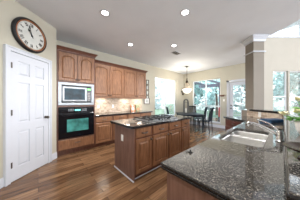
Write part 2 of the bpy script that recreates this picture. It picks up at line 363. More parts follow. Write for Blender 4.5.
# ---------------------------------------------------------------- cabinet parts (front faces local -Y)
def door_front(m, x0, x1, z0, z1, y, arch=0, fr=.055, th=.02, K=11):
    def lp(i, yy, ar):
        a, b, c_, e = x0+i, x1-i, z0+i, z1-i; pts = [(a, yy, c_), (b, yy, c_)]
        for k in range(K):
            t = k/(K-1); pts.append((b+(a-b)*t, yy, e-ar+ar*math.sin(PI*t)**.8))
        return pts
    m.loops([lp(0, y, 0), lp(0, y-th+.003, 0), lp(.003, y-th, 0), lp(fr, y-th, arch), lp(fr+.006, y-th+.014, arch), lp(fr+.012, y-th+.014, arch), lp(fr+.036, y-th+.001, arch), lp(fr+.037, y-th+.001, arch)])
    return m
def drawer_front(m, x0, x1, z0, z1, y, th=.02):
    l = lambda i, yy: [(x0+i, yy, z0+i), (x1-i, yy, z0+i), (x1-i, yy, z1-i), (x0+i, yy, z1-i)]
    m.loops([l(0, y), l(0, y-th+.008), l(.012, y-th), l(.013, y-th)]); return m
def knob(x, z, y, parent): return MB().lathe([(.009, 0), (.009, -.014), (.021, -.02), (.020, -.03), (0, -.035)], x, y, 10, 'y', z).build('knob', 'nickel', parent, smooth=True)
def pull(x, z, y, parent, w=.055):
    return MB().tube([(x-w, y, z), (x-w, y-.022, z), (x-w*.5, y-.03, z-.005), (x+w*.5, y-.03, z-.005), (x+w, y-.022, z), (x+w, y, z)], .009, 6).build('handle', 'nickel', parent)
def crown(m, x0, x1, y0, y1, z, left=True, right=True, hgt=.09, out=.06):
    # y0 front, y1 wall
    a = lambda i, zz: [(x0-(i if left else 0), y0-i, zz), (x1+(i if right else 0), y0-i, zz), (x1+(i if right else 0), y1, zz), (x0-(i if left else 0), y1, zz)]
    m.loops([a(.004, z), a(.012, z+.01), a(.014, z+.025), a(out*.75, z+hgt-.025), a(out, z+hgt-.015), a(out, z+hgt)]); return m

# oven tower
T0, T1, TV = .315, 1.165, 3.55
t = thing('oven_cabinet', 'tall brown wood cabinet housing the microwave and wall oven, by the pantry door', 'cabinet', (T0, TV, 0))
w = T1-T0; dp = WV-TV-.002
mb = MB().box(0, .045, 0, dp, .1, 2.50).box(w-.045, w, 0, dp, .1, 2.50).box(.045, w-.045, 0, dp, 1.76, 2.50).box(.045, w-.045, 0, dp, 1.165, 1.205).box(.045, w-.045, 0, dp, .1, .40).box(.045, w-.045, dp-.02, dp, .4, 1.76)
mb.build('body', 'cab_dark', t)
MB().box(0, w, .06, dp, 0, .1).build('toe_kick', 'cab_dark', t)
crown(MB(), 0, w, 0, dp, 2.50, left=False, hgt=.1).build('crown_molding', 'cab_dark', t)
for a, b, kx in ((.035, w/2-.008, w/2-.035), (w/2+.008, w-.035, w/2+.035)):
    dd = door_front(MB(), a, b, 1.80, 2.475, 0, .07).build('door', 'cab', t); knob(kx, 1.85, -.02, dd)
dd = drawer_front(MB(), .03, w-.03, .14, .375, 0).build('drawer', 'cab', t); pull(w/2, .28, -.02, dd)
# microwave
t = thing('microwave', 'stainless built-in microwave with dark window above the wall oven', 'microwave', (T0+.045, TV, 1.207))
mw = w-.09; mh = .55
MB().box(0.002, mw-.002, .0, .4, .0, mh).build('body', 'iron', t)
m = MB().box(-.02, mw+.02, -.012, 0, .005, .06).box(-.02, mw+.02, -.012, 0, mh-.055, mh+.005).box(-.02, .05, -.012, 0, .06, mh-.055).box(mw-.05, mw+.02, -.012, 0, .06, mh-.055)
m.build('trim_kit', 'steel', t, bevel=.003)
for z0_ in (.062, mh-.092):
    m = MB().box(.05, mw-.05, -.004, 0, z0_, z0_+.03)
    for q in (.003, .013, .023): m.box(.05, mw-.05, -.010, -.004, z0_+q, z0_+q+.005)
    m.build('vent', 'iron', t)
MB().box(.06, mw*.78, -.035, 0, .095, mh-.095).build('door', 'steel', t, bevel=.004)
MB().box(.10, mw*.72, -.038, -.034, .135, mh-.135).build('door_window', 'mw_glass', t)
MB().box(mw*.785, mw-.06, -.032, 0, .095, mh-.095).build('control_panel', 'black', t)
MB().box(mw*.80, mw-.075, -.034, -.031, mh-.16, mh-.115).build('display', 'green_led', t)
for i in range(3):
    for j in range(5): MB().box(mw*.802+i*.022, mw*.802+i*.022+.015, -.0335, -.031, .115+j*.045, .145+j*.045).build('button', 'nickel', t)
MB().tube([(.085, -.037, .113), (mw*.72, -.037, .113)], .006).build('door_trim', 'chrome', t)
# wall oven
t = thing('built_in_oven', 'black built-in wall oven with a teal reflection coloured into its glass window, below the microwave', 'oven', (T0+.045, TV, .402))
oh = .76
MB().box(.002, mw-.002, 0, .45, 0, oh).build('body', 'black', t)
MB().box(-.015, mw+.015, -.02, 0, oh-.15, oh-.002).build('control_panel', 'black', t, bevel=.004)
MB().box(mw*.42, mw*.58, -.022, -.019, oh-.095, oh-.06).build('display', 'teal_led', t)
for i in range(4):
    for j in range(2):
        for q in (.24, .63): MB().box(mw*q+i*.03, mw*q+i*.03+.018, -.0215, -.019, oh-.10+j*.035, oh-.085+j*.035).build('button', 'steel', t)
dd = MB().box(-.015, mw+.015, -.035, 0, .01, oh-.16).build('door', 'black', t, bevel=.005)
MB().box(.15, mw-.13, -.038, -.034, .16, oh-.30).build('door_window', 'oven_glass', dd)
MB().tube([(.05, -.035, oh-.20), (.05, -.075, oh-.20), (mw-.05, -.075, oh-.20), (mw-.05, -.035, oh-.20)], .011).build('handle', 'black', dd)

# wall cabinets
u_l = [1.17, 1.72, 2.25, 2.80, 3.30]
wl = [('wall cabinet with two arched doors, hung beside the oven cabinet', 0, 2), ('wall cabinet with two arched doors, next to the wall art', 2, 4)]
for lab, i, j in wl:
    x0, x1 = u_l[i], u_l[j]; t = thing('upper_cabinet', 'brown wood '+lab, 'cabinet', (x0, 3.85, 1.44), 0, 'wall cabinets over the back counter')
    w = x1-x0-.002; dpp = WV-3.85-.002
    MB().box(0, w, 0, dpp, .0, 1.03).box(0, w, 0, .02, -.03, 0).build('body', 'cab', t)
    crown(MB(), 0, w, 0, dpp, 1.03, left=False, right=(j == 4), hgt=.09).build('crown_molding', 'cab_dark', t)
    mid = u_l[i+1]-x0
    for a, b, kx in ((.02, mid-.018, mid-.045), (mid+.018, w-.02, mid+.04)):
        dd = door_front(MB(), a, b, .02, 1.00, 0, .065).build('door', 'cab', t); knob(kx, .07, -.02, dd)
# under-cabinet lights (real fixtures)
for i, (x, lab) in enumerate([(1.55, 'nearest the oven'), (2.45, 'in the middle of the row'), (3.08, 'at the right end, over the cookbooks')]):
    o = tag(MB().box(-.12, .12, -.03, .03, -.012, 0).build('under_cabinet_light', 'lamp'), 'small slim light under the wall cabinets, '+lab, 'light', 'under cabinet lights'); o.location = (x, 3.97, 1.438)
    light('AREA', 'under_cabinet_glow', (x, 3.97, 1.42), 1.3, (1, .86, .68), (0,0,0), shape='RECTANGLE', size=.24, size_y=.06)

# base cabinets along the oven wall
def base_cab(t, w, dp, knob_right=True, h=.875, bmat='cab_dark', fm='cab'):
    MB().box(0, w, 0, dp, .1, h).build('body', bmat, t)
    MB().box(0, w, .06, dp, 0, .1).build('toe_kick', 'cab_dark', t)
    dr = drawer_front(MB(), .018, w-.018, h-.175, h-.022, 0).build('drawer', fm, t); pull(w/2, h-.10, -.02, dr)
    dd = door_front(MB(), .018, w-.018, .115, h-.20, 0, 0).build('door', fm, t); knob(w-.045 if knob_right else .045, h-.24, -.02, dd)
bu = [1.167, 1.69, 2.22, 2.78, 3.32]
bl = ['nearest the oven', 'second from the oven', 'below the colourful cookbooks', 'at the right end of the back counter']
for i in range(4):
    t = thing('base_cabinet', 'wood base cabinet with drawer over one door, '+bl[i], 'cabinet', (bu[i], TV, 0), 0, 'base cabinets under the back counter')
    base_cab(t, bu[i+1]-bu[i]-.002, WV-TV-.002, knob_right=(i % 2 == 0))
def slab(name, poly, z1=.915, hole=None, th=.038):
    m = MB(); m.prism(poly, z1-.022, z1, hole); m.prism(offset(poly, .010), z1-th, z1-.022, hole)
    o = m.build(name, 'granite', bevel=.003)
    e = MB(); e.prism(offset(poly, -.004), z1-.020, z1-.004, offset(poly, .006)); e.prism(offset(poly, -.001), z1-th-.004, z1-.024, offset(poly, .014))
    e.build('edge_profile', 'edge', o, bevel=.005); return o  # added strip that carries the painted dark reflection
tag(slab('countertop', [(1.168, TV-.035), (3.36, TV-.035), (3.36, WV-.001), (1.168, WV-.001)]), 'dark speckled granite countertop along the back wall beside the oven', 'countertop')
o = struct(MB().box(T1+.004, 3.30, -.012, 0, .916, 1.439).build('wall_backsplash', 'tile')); o.location = (0, WV-.001, 0)
def outlet(loc, rz, label, n=2, grp=None, kind='outlet'):
    t = thing('electrical_'+kind if kind == 'outlet' else 'light_switch', label, kind, loc, rz, grp)
    MB().box(-.036, .036, -.006, 0, -.058, .058).build('cover_plate', 'plate', t, bevel=.002)
    if kind == 'outlet':
        for z in (-.022, .022): MB().lathe([(.016, -.006), (.016, -.009), (0, -.0095)], 0, 0, 12, 'y', z).build('socket', 'plate', t)
    else: MB().box(-.012, .012, -.012, -.006, -.028, .028).build('toggle', 'plate', t)
outlet((1.47, WV-.0135, 1.135), 0, 'white outlet on the stone backsplash nearest the oven', grp='backsplash outlets')
outlet((1.98, WV-.0135, 1.135), 0, 'white outlet on the stone backsplash, between the oven and the cookbooks', grp='backsplash outlets')
# cookbooks leaning on the backsplash
def book(x, w_, h_, mat, label, lean=.25, dy=0):
    t = thing('cookbook', label, 'book', (x, WV-.115+dy, .916), 0, 'cookbooks on the back counter')
    t.rotation_euler = (-lean, 0, 0)
    MB().box(0, w_, -.003, 0, 0, h_).box(0, w_, .02, .023, 0, h_).box(0, .003, 0, .02, 0, h_).build('cover', mat, t)
    MB().box(.003, w_-.004, 0, .02, .004, h_-.004).build('pages', 'paper', t)
    return t
t = book(2.70, .20, .26, 'orange', 'orange and white cookbook leaning on the backsplash, left one of two')
m = MB().box(.035, .15, -.006, -.003, .04, .15).box(.05, .13, -.006, -.003, .19, .235); m.build('cover_picture', 'paper', t)
t = book(2.95, .19, .27, 'greenprint', 'green and orange cookbook leaning on the backsplash, right one of two')
MB().box(.03, .16, -.006, -.003, .03, .12).build('cover_picture', 'orange', t)
# wall art : column of squares + framed print
t = thing('metal_wall_panel', 'tall narrow dark metal panel of stacked square frames, right of the wall cabinets', 'wall art', (3.55, WV-.001, 1.30))
m = MB()
for i in range(4):
    z = .05+i*.235; m.box(0, .17, -.02, 0, z, z+.025).box(0, .17, -.02, 0, z+.195, z+.22).box(0, .025, -.02, 0, z, z+.22).box(.145, .17, -.02, 0, z, z+.22)
m.build('frame', 'bronze', t)
for i in range(4): MB().box(.04, .13, -.012, 0, .095+i*.235, .225+i*.235).build('inset', 'artgrey', t)
t = thing('picture_frame', 'small dark framed grey print on the wall below the stacked metal squares', 'picture', (3.50, WV-.022, 1.19))
MB().box(-.08, .24, -.02, 0, 0, .02).box(-.08, .24, -.02, 0, .25, .27).box(-.08, -.055, -.02, 0, .02, .25).box(.215, .24, -.02, 0, .02, .25).build('frame', 'bronze', t)
MB().box(-.055, .215, -.006, 0, .02, .25).build('mat_board', 'paper', t); MB().box(.03, .13, -.009, -.006, .07, .2).build('print', 'artgrey', t)

# ---------------------------------------------------------------- clock
cp = P1+pd*.305
t = thing('round_clock', 'big round wall clock with roman numerals and dark copper rim, above the pantry door', 'clock', (cp.x, cp.y, 2.50), PA)
R = .285
MB().lathe([(R-.01, 0), (R+.005, -.005), (R+.01, -.03), (R, -.05), (R-.012, -.06), (R-.025, -.062), (R-.028, -.05)], 0, 0, 48, 'y', cap=False).build('rim', 'iron', t, smooth=True)
MB().lathe([(R-.028, -.058), (R-.04, -.062), (R-.048, -.052), (R-.05, -.04)], 0, 0, 48, 'y', cap=False).build('inner_ring', 'copper', t, smooth=True)
MB().lathe([(R-.03, -.001), (R-.03, -.040), (0, -.0401)], 0, 0, 48, 'y').build('face', 'clock_face', t)
tick = MB(); nums = []
def quad(m, pts): m.b.faces.new([m.b.verts.new(p) for p in pts])
def stroke(m, ang, r0, x0, r1, x1, wd):       # stroke in numeral-local coords rotated to hour angle
    s, c_ = math.sin(ang), math.cos(ang)
    def P(x, r): return (x*c_+r*s, -.0435, -x*s+r*c_)
    quad(m, [P(x0-wd/2, r0), P(x0+wd/2, r0), P(x1+wd/2, r1), P(x1-wd/2, r1)])
rom = ['XII', 'I', 'II', 'III', 'IIII', 'V', 'VI', 'VII', 'VIII', 'IX', 'X', 'XI']
for hct in range(12):
    num = MB(); nums.append((num, 'numeral')); a = 2*PI*hct/12; s = rom[hct]; ws = {'I': .013, 'V': .028, 'X': .028}; tot = sum(ws[q] for q in s); x = -tot/2
    r0, r1 = .155, .21
    for q in s:
        cxx = x+ws[q]/2
        if q == 'I': stroke(num, a, r0, cxx, r1, cxx, .0075)
        elif q == 'V': stroke(num, a, r1, cxx-.010, r0, cxx, .0075); stroke(num, a, r1, cxx+.010, r0, cxx, .004)
        else: stroke(num, a, r0, cxx-.010, r1, cxx+.010, .004); stroke(num, a, r1, cxx-.010, r0, cxx+.010, .0075)
        x += ws[q]
for k in range(60): stroke(tick, 2*PI*k/60, .217, 0, .225, 0, .003 if k % 5 else .006)
for mm, nn in nums+[(tick, 'minute_track')]:
    g = bmesh.ops.extrude_face_region(mm.b, geom=mm.b.faces[:]); bmesh.ops.translate(mm.b, verts=[e for e in g['geom'] if isinstance(e, bmesh.types.BMVert)], vec=(0, .0035, 0))
    mm.build(nn, 'iron', t)
def hand(name, ang, L, wd, y):
    s, c_ = math.sin(ang), math.cos(ang); m = MB()
    P = lambda x, r, yy: (x*c_+r*s, yy, -x*s+r*c_)
    out = [(-wd*.5, -.04), (wd*.5, -.04), (wd*.4, L*.55), (wd*1.4, L*.68), (0, L), (-wd*1.4, L*.68), (-wd*.4, L*.55)]
    m.loops([[P(x, r, y) for x, r in out], [P(x, r, y-.002) for x, r in out]]); m.build(name, 'iron', t)
hand('hour_hand', math.radians(-32), .125, .014, -.046); hand('minute_hand', math.radians(-18), .19, .010, -.050)
MB().lathe([(.014, -.040), (.014, -.054), (0, -.056)], 0, 0, 14, 'y').build('hub', 'iron', t)

# ---------------------------------------------------------------- island
I0, I1, J0, J1 = 1.13, 2.86, 1.62, 2.27
iu = [I0+.02, 1.53, 2.0, 2.46, I1]
il = ['nearest the camera', 'second from the camera', 'third from the camera', 'nearest the dining table']
for i in range(4):
    t = thing('island_cabinet', 'wood island cabinet with drawer over one door, '+il[i], 'cabinet', (iu[i], J0, 0), 0, 'cabinets of the cooktop island')
    base_cab(t, iu[i+1]-iu[i]-.002, J1-J0, knob_right=(i < 2))
t = thing('island_end_panel', 'plain wood veneer end panel of the island with a white outlet on it', 'cabinet panel', (I0, J0, 0))
MB().box(0, .018, -.005, J1-J0+.01, 0, .875).build('panel', 'panel', t)
MB().tube([(-.008, -.008, .01), (-.008, J1-J0+.01, .01)], .010).build('shoe_molding', 'white', t)
o = tag(MB().tube([(0, 0, .010), (I1-I0-.05, 0, .010)], .009).build('shoe_molding', 'white'), 'thin white shoe molding along the island toe kick', 'molding'); o.location = (I0+.03, J0+.048, 0)
outlet((I0-.0005, 1.98, .64), -PI/2, 'white outlet on the end panel of the island')
tag(slab('island_countertop', [(I0-.07, J0-.06), (I1+.05, J0-.06), (I1+.05, J1+.06), (I0-.07, J1+.06)]), 'dark speckled granite top of the island holding the cooktop', 'countertop')
t = thing('gas_cooktop', 'black gas cooktop with iron grates set in the island top', 'cooktop', (1.50, 1.66, .9155))
MB().box(0, .92, 0, .52, 0, .012).build('cooktop_base', 'steel', t, bevel=.004)
bn = [(.17, .14), (.17, .38), (.46, .26), (.75, .14), (.75, .38)]
for x, y in bn: MB().lathe([(.05, .012), (.05, .022), (.035, .024), (.035, .032), (0, .033)], x, y, 18).build('burner', 'iron', t)
for a in (.02, .32, .62):
    m = MB()
    for x in (a, a+.27): m.box(x, x+.012, .03, .49, .035, .05)
    for y in (.03, .26, .478): m.box(a, a+.282, y, y+.012, .035, .05)
    m.box(a+.135, a+.147, .03, .49, .037, .05)
    for x in (a, a+.27):
        for y in (.03, .478): m.box(x, x+.012, y, y+.012, .012, .035)
    m.build('grate', 'iron', t)
for i in range(5): MB().lathe([(.017, .012), (.015, .032), (0, .033)], .30+i*.08, .012+.005, 12).build('control_knob', 'iron', t)

# ---------------------------------------------------------------- peninsula with sink
Dx0, Dx1 = 1.92, 2.55
def on_v(X, v):   # forward distance where right-offset X meets v
    return (v-RT[1]*X)/FW[1]
cA = (.575, .525); cB = cw(Dx0, on_v(Dx0, .50)); cC = cw(Dx0, 3.2); cD = cw(Dx1, 3.2); cE = cw(Dx1, on_v(Dx1, -.018)); cF = (.575, -.018)
ctop = [cA, cB, cC, cD, cE, cF]
S = (1.37, 2.14, .115, .465)
def rrect(x0, x1, y0, y1, r, n=4):
    pts = []
    for cx_, cy_, a0 in ((x1-r, y1-r, 0), (x0+r, y1-r, 90), (x0+r, y0+r, 180), (x1-r, y0+r, 270)):
        for k in range(n+1):
            a = math.radians(a0+90*k/n); pts.append((cx_+r*math.cos(a), cy_+r*math.sin(a)))
    return pts
hole = rrect(*S, .05)
tag(slab('sink_countertop', ctop, hole=hole), 'large speckled granite countertop in the foreground with the sink cut into it', 'countertop')
t = thing('kitchen_sink', 'double bowl stainless steel sink set into the foreground counter', 'sink', (0,0,0))
def bowl(x0, x1, y0, y1, dep):
    m = MB(); ls = []
    for i, z, r in ((-.012, .876, .055), (0, .876, .05), (.004, .86, .05), (.012, .876-dep+.03, .05), (.04, .876-dep, .03)):
        ls.append([(p[0], p[1], z) for p in rrect(x0+i, x1-i, y0+i, y1-i, r)])
    rings = [[m.b.verts.new(p) for p in l] for l in ls]
    for a, b in zip(rings, rings[1:]):
        for k in range(len(a)): m.b.faces.new([a[k], a[(k+1)%len(a)], b[(k+1)%len(a)], b[k]])
    m.b.faces.new(rings[-1])
    o = m.build('bowl', 'sink_steel', t, smooth=True); s_ = o.modifiers.new('solid', 'SOLIDIFY'); s_.thickness = .002; s_.offset = 0
    MB().lathe([(.04, .876-dep), (.04, .8775-dep), (.03, .8765-dep), (0, .8765-dep)], (x0+x1)/2, (y0+y1)/2, 16).build('drain', 'chrome', o)
mid = 1.84
bowl(S[0], mid-.012, S[2], S[3], .20); bowl(mid+.012, S[1], S[2], S[3], .16)
# faucet
fx, fy = 1.71, .024
t = thing('kitchen_faucet', 'chrome single handle faucet with a long curved spout over the sink', 'faucet', (fx, fy, .916))
MB().lathe([(.032, 0), (.032, .008), (.024, .014), (.024, .06), (.022, .09), (.015, .105), (0, .107)], 0, 0, 18).build('faucet_body', 'chrome', t, smooth=True)
MB().tube([(0, .0, .05), (.01, .03, .07), (.01, .09, .108), (.01, .15, .135), (0, .20, .150), (-.01, .232, .148), (-.015, .244, .118)], [.016, .015, .014, .013, .014, .018, .016], 12).build('spout', 'chrome', t, smooth=True)
MB().tube([(0, 0, .10), (.045, .04, .126), (.10, .075, .148), (.16, .125, .160), (.21, .18, .168)], [.011, .010, .008, .008, .010], 10).build('lever_handle', 'chrome', t, smooth=True)
# peninsula cabinetry
t = thing('peninsula_cabinet', 'brown veneer peninsula base under the foreground counter, end panel toward the camera', 'cabinet', (0,0,0))
hx = [(.615, .49), (1.30, .49), (1.30, .0), (.615, .0)]
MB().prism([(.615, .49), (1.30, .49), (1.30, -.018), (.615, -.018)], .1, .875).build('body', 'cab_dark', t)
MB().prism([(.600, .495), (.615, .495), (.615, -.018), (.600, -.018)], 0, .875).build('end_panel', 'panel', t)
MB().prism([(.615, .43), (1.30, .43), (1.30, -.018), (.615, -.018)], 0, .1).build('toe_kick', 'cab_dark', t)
for a, b in ((.635, .955), (.965, 1.28)):
    o = door_front(MB(), 0, b-a, .115, .85, 0).build('door', 'cab', t); o.location = (b, .49, 0); o.rotation_euler = (0,0,PI)
    knob(.045, .80, -.02, o)
t = thing('sink_cabinet', 'brown wood sink base cabinet below the double bowl sink', 'cabinet', (0,0,0))
MB().box(1.302, 2.2, .47, .49, .1, .875).box(1.302, 1.32, -.018, .47, .1, .875).box(2.18, 2.2, -.018, .47, .1, .875).box(1.32, 2.18, -.018, .47, .1, .12).build('body', 'cab_dark', t)
MB().box(1.302, 2.2, -.018, .43, 0, .1).build('toe_kick', 'cab_dark', t)
for a, b in ((1.32, 1.745), (1.755, 2.18)):
    o = door_front(MB(), 0, b-a, .115, .85, 0).build('door', 'cab', t); o.location = (b, .49, 0); o.rotation_euler = (0,0,PI)
    knob(.045, .80, -.02, o)
zc = on_v(Dx0+.03, .47)
t = thing('corner_cabinet', 'brown wood corner cabinet under the bend of the foreground counter', 'cabinet', (0,0,0))
MB().prism([(2.202, .47), cw(Dx0+.04, zc), cw(Dx1, zc), cw(Dx1, on_v(Dx1, -.018)), (2.202, -.018)], .1, .875).build('body', 'cab_dark', t)
MB().prism([(2.202, .41), cw(Dx0+.10, zc), cw(Dx1, zc), cw(Dx1, on_v(Dx1, -.018)), (2.202, -.018)], 0, .1).build('toe_kick', 'cab_dark', t)
# leg toward the column : faces left
t = thing('base_cabinet', 'reddish brown wood cabinet with drawer under the far granite leg, below the column', 'cabinet', cw(Dx0+.04, 3.17)+(0,), YAW+PI)
t.rotation_euler = (0, 0, YAW+PI)
base_cab(t, 3.17-zc-.01, Dx1-Dx0-.045, fm='shaded_red')
t['label'] = 'reddish brown wood cabinet with drawer under the far granite leg, below the column'
# bar wall + ledge
BW = [(.45, -.02), (cE[0], -.02), cw(Dx1, on_v(Dx1, -.02)), cw(Dx1+.0, 3.40), cw(Dx1+.36, 3.40), cw(Dx1+.36, on_v(Dx1+.36, -.14)), (.45, -.14)]
poly = [(.45, -.021), (cE[0]+.001, -.021), cw(Dx1+.002, 3.40), cw(Dx1+.37, 3.40), cw(Dx1+.37, on_v(Dx1+.37, -.15)), (.45, -.15)]
struct(MB().prism(poly, 0, 1.065).build('wall_bar', 'column'))
# stone face on the diagonal run, granite face on the near run
L = on_v(Dx1, -.018); L2 = 3.2
o = struct(MB().box(0, L2-L-.03, -.010, 0, .916, 1.064).build('wall_bar_backsplash', 'tile')); o.location = cw(Dx1, L2)+(0,); o.rotation_euler = (0,0,YAW+PI)
o.rotation_euler = (0, 0, YAW+PI)
o = tag(MB().box(.58, cE[0]-.03, -.0205, -.012, .9165, 1.064).build('granite_splash', 'granite'), 'dark speckled granite splash strip between the counter and the raised bar', 'backsplash')
lp = [(.40, -.008), (cE[0]-.02, -.008), cw(Dx1-.03, 3.10), cw(Dx1+.42, 3.10), cw(Dx1+.42, on_v(Dx1+.42, -.42)), (.40, -.42)]
tag(slab('bar_ledge', lp, z1=1.105), 'raised dark granite bar ledge running along the right edge and under the column', 'bar ledge')
outlet(cw(Dx1-.011, 2.82)+(1.0,), YAW+PI, 'white outlet on the stone face under the bar ledge, left of the faucet')
# blue black appliance on the counter by the corner
q = cw(2.33, 2.30)
t = thing('folded_towel', 'flat dark blue folded towel on the counter corner behind the faucet', 'towel', q+(.9155,), YAW-PI/2+.15)
m = MB()
for i in range(3): m.box(-.2+.006*i, .2-.006*i, -.11+.005*i, .11-.004*i, .018*i, .018*i+.016)
m.build('towel_folds', 'blue', t, bevel=.006)
t = thing('sink_stopper', 'small dark round stopper lying on the foreground granite', 'stopper', (.85, .475, .9155))
MB().lathe([(.018, 0), (.018, .004), (.006, .006), (.005, .014), (.009, .017), (0, .020)], 0, 0, 14).build('stopper_disc', 'iron', t, smooth=True)

# plant arrangement on the ledge
t = thing('flower_arrangement', 'cream flowers with green leaves in a white pot on the bar ledge', 'flower arrangement', (1.13, -.10, 1.1055))
MB().lathe([(.035, 0), (.05, .03), (.056, .07), (.052, .085), (.046, .08), (0, .075)], 0, 0, 18).build('pot', 'plate', t, smooth=True)
fl = MB(); lf = MB(); st = MB()
rr = random.Random(7)
def leafq(m, base_, dirv, L, wd):
    dirv = dirv.normalized(); s = dirv.cross(Vector((rr.uniform(-.3,.3), rr.uniform(-.3,.3), 1))).normalized(); up = s.cross(dirv)
    pts = [base_, base_+dirv*L*.3+s*wd*.8+up*.1*L, base_+dirv*L*.65+s*wd*.7+up*.08*L, base_+dirv*L, base_+dirv*L*.65-s*wd*.7+up*.08*L, base_+dirv*L*.3-s*wd*.8+up*.1*L]
    m.b.faces.new([m.b.verts.new(p) for p in pts])
for i in range(26):
    a = rr.uniform(0, 2*PI); e = rr.uniform(.15, 1.3); L = rr.uniform(.06, .125)
    tip = Vector((math.cos(a)*math.cos(e)*L*1.1, math.sin(a)*math.cos(e)*L*1.1, .08+math.sin(e)*L))
    st.tube([(0, 0, .07), tuple(tip*.6+Vector((0,0,.03))), tuple(tip)], .0015, 5)
    if i % 3 != 1:
        fl = MB()
        for k in range(9):
            b = 2*PI*k/9; leafq(fl, tip, Vector((math.cos(b), math.sin(b), .5 if k % 2 else 1.0)), .036, .012)
        fl.build('flower', 'petal', t)
    for k in range(3):
        b = rr.uniform(0, 2*PI); leafq(lf, tip*.75, Vector((math.cos(b), math.sin(b), rr.uniform(-.3, .5))), rr.uniform(.03, .05), .011)
lf.build('leaves', 'leaf', t); st.build('stems', 'leaf', t)
t = thing('bronze_bowl', 'dark bronze footed bowl on the bar ledge at the right edge of the view', 'bowl', (.66, -.062, 1.1055))
MB().lathe([(.03, 0), (.028, .006), (.012, .012), (.012, .02), (.04, .026), (.062, .036), (.066, .042), (.060, .040), (.036, .031), (0, .028)], 0, 0, 24).build('bowl_body', 'bronze', t, smooth=True)

# ---------------------------------------------------------------- ceiling fittings
cans_and_fills = [((.93, 2.27), 'front left one, nearest the clock'), ((2.03, 1.24), 'front right one, upper middle of the view'), ((1.99, 3.02), 'back left one, above the wall cabinets'), ((2.99, 2.20), 'back right one, beside the air vent')]
cans_and_fills += [((-.6, .8), ''), ((.4, -1.2), '')]  # two unseen fill spots added for interior light, no fixture
for (x, y), lab in cans_and_fills:
    if lab:
        t = thing('recessed_light', 'glowing round recessed ceiling light, '+lab, 'ceiling light', (x, y, CH), 0, 'recessed ceiling lights')
        MB().lathe([(.06, -.001), (.062, -.006), (.092, -.006), (.095, -.001)], 0, 0, 24).build('trim_ring', 'white', t)
        MB().lathe([(.062, -.001), (.055, -.004), (0, -.005)], 0, 0, 20).build('bulb', 'lamp', t)
    s_ = light('SPOT', 'can_and_fill_spot', (x, y, CH-.03), 75, (1, .97, .93), (0,0,0), spot_size=math.radians(150), spot_blend=.8, shadow_soft_size=.06)
t = thing('ceiling_vent', 'small grey louvred air vent in the ceiling near the pendant', 'vent', (3.50, 2.49, CH), .0)
MB().box(-.17, .17, -.10, -.08, -.008, 0).box(-.17, .17, .08, .10, -.008, 0).box(-.17, -.15, -.08, .08, -.008, 0).box(.15, .17, -.08, .08, -.008, 0).build('vent_frame', 'white', t)
m = MB()
for i in range(7): m.box(-.15, .15, -.075+i*.023, -.064+i*.023, -.007, -.001)
m.build('louvre', 'nickel', t)
# pendant
t = thing('pendant_light', 'bronze hanging pendant with a glowing bowl shade over the dining table', 'pendant light', (5.23, 3.10, 0))
MB().lathe([(.065, CH), (.06, CH-.02), (.02, CH-.035), (0, CH-.036)], 0, 0, 16).build('canopy', 'bronze', t)
MB().tube([(0,0,CH-.03), (0,0,2.38)], .009, 8).build('rod', 'bronze', t)
MB().lathe([(.008, 2.42), (.03, 2.37), (.015, 2.33), (.05, 2.27), (.055, 2.22), (.02, 2.17), (.012, 2.12), (0, 2.11)], 0, 0, 14).build('finial', 'bronze', t, smooth=True)
for k in range(3):
    a = 2*PI*k/3+.5; c_, s_ = math.cos(a), math.sin(a)
    MB().tube([(.02*c_, .02*s_, 2.25), (.13*c_, .13*s_, 2.12), (.10*c_, .10*s_, 2.0), (.205*c_, .205*s_, 1.90)], .007, 6).build('arm', 'bronze', t)
MB().lathe([(0, 1.69), (.08, 1.70), (.15, 1.75), (.195, 1.83), (.215, 1.89), (.205, 1.89), (.15, 1.77), (0, 1.72)], 0, 0, 28).build('bowl_shade', 'bowl_glow', t, smooth=True)
light('POINT', 'pendant_bulb', (5.23, 3.10, 1.98), 45, (1, .9, .75), shadow_soft_size=.05)

# ---------------------------------------------------------------- dining set
def W(px, dd): return cw((px-150)/122*dd, dd)
tx, ty = W(189, 5.65)
t = thing('dining_table', 'black wooden dining table beyond the island', 'table', (tx, ty, 0), YAW-PI/2)
MB().box(-.5, .5, -.6, .6, .715, .75).build('tabletop', 'black_wood', t, bevel=.006)
MB().box(-.42, .42, -.52, .52, .63, .715).build('apron', 'black_wood', t)
for x in (-.42, .42):
    for y in (-.52, .52): MB().tube([(x, y, 0), (x, y, .35), (x, y, .70)], [.022, .035, .035], 8).build('leg', 'black_wood', t)
def chair_proto():
    t = empty('dining_chair')
    MB().box(-.22, .22, -.21, .21, .43, .465).build('seat', 'black_wood', t, bevel=.01)
    for s in (-1, 1):
        MB().tube([(s*.19, -.18, 0), (s*.19, -.18, .44)], [.014, .02], 8).build('leg', 'black_wood', t)
        MB().tube([(s*.19, .22, 0), (s*.19, .19, .44), (s*.20, .22, .75), (s*.20, .27, .99)], [.016, .02, .018, .015], 8).build('leg', 'black_wood', t)
    MB().tube([(-.23, .275, .97), (-.1, .30, .985), (.1, .30, .985), (.23, .275, .97)], .026, 8).build('top_rail', 'black_wood', t)
    for k in range(5): x = -.13+k*.065; MB().tube([(x, .20, .46), (x, .22, .72), (x, .29, .97)], .016, 6).build('slat', 'black_wood', t)
    MB().tube([(-.19, .205, .62), (.19, .205, .62)], .009, 6).build('cross_rail', 'black_wood', t)
    for s in (-1, 1): MB().tube([(s*.19, -.18, .2), (s*.19, .20, .22)], .008, 6).build('stretcher', 'black_wood', t)
    return t
ch = chair_proto()
cl = [(205.5, 5.3, YAW+PI-.75, 'black slat-back dining chair at the right side of the table, nearer the camera'), (200.5, 6.05, YAW+PI-.6, 'black slat-back dining chair at the right side of the table, farther of two'),
      (193.5, 6.75, YAW-PI/2, 'black slat-back dining chair behind the table in front of the big window'), (172.5, 5.9, YAW, 'black slat-back dining chair at the left end of the table, seen above the cooktop')]
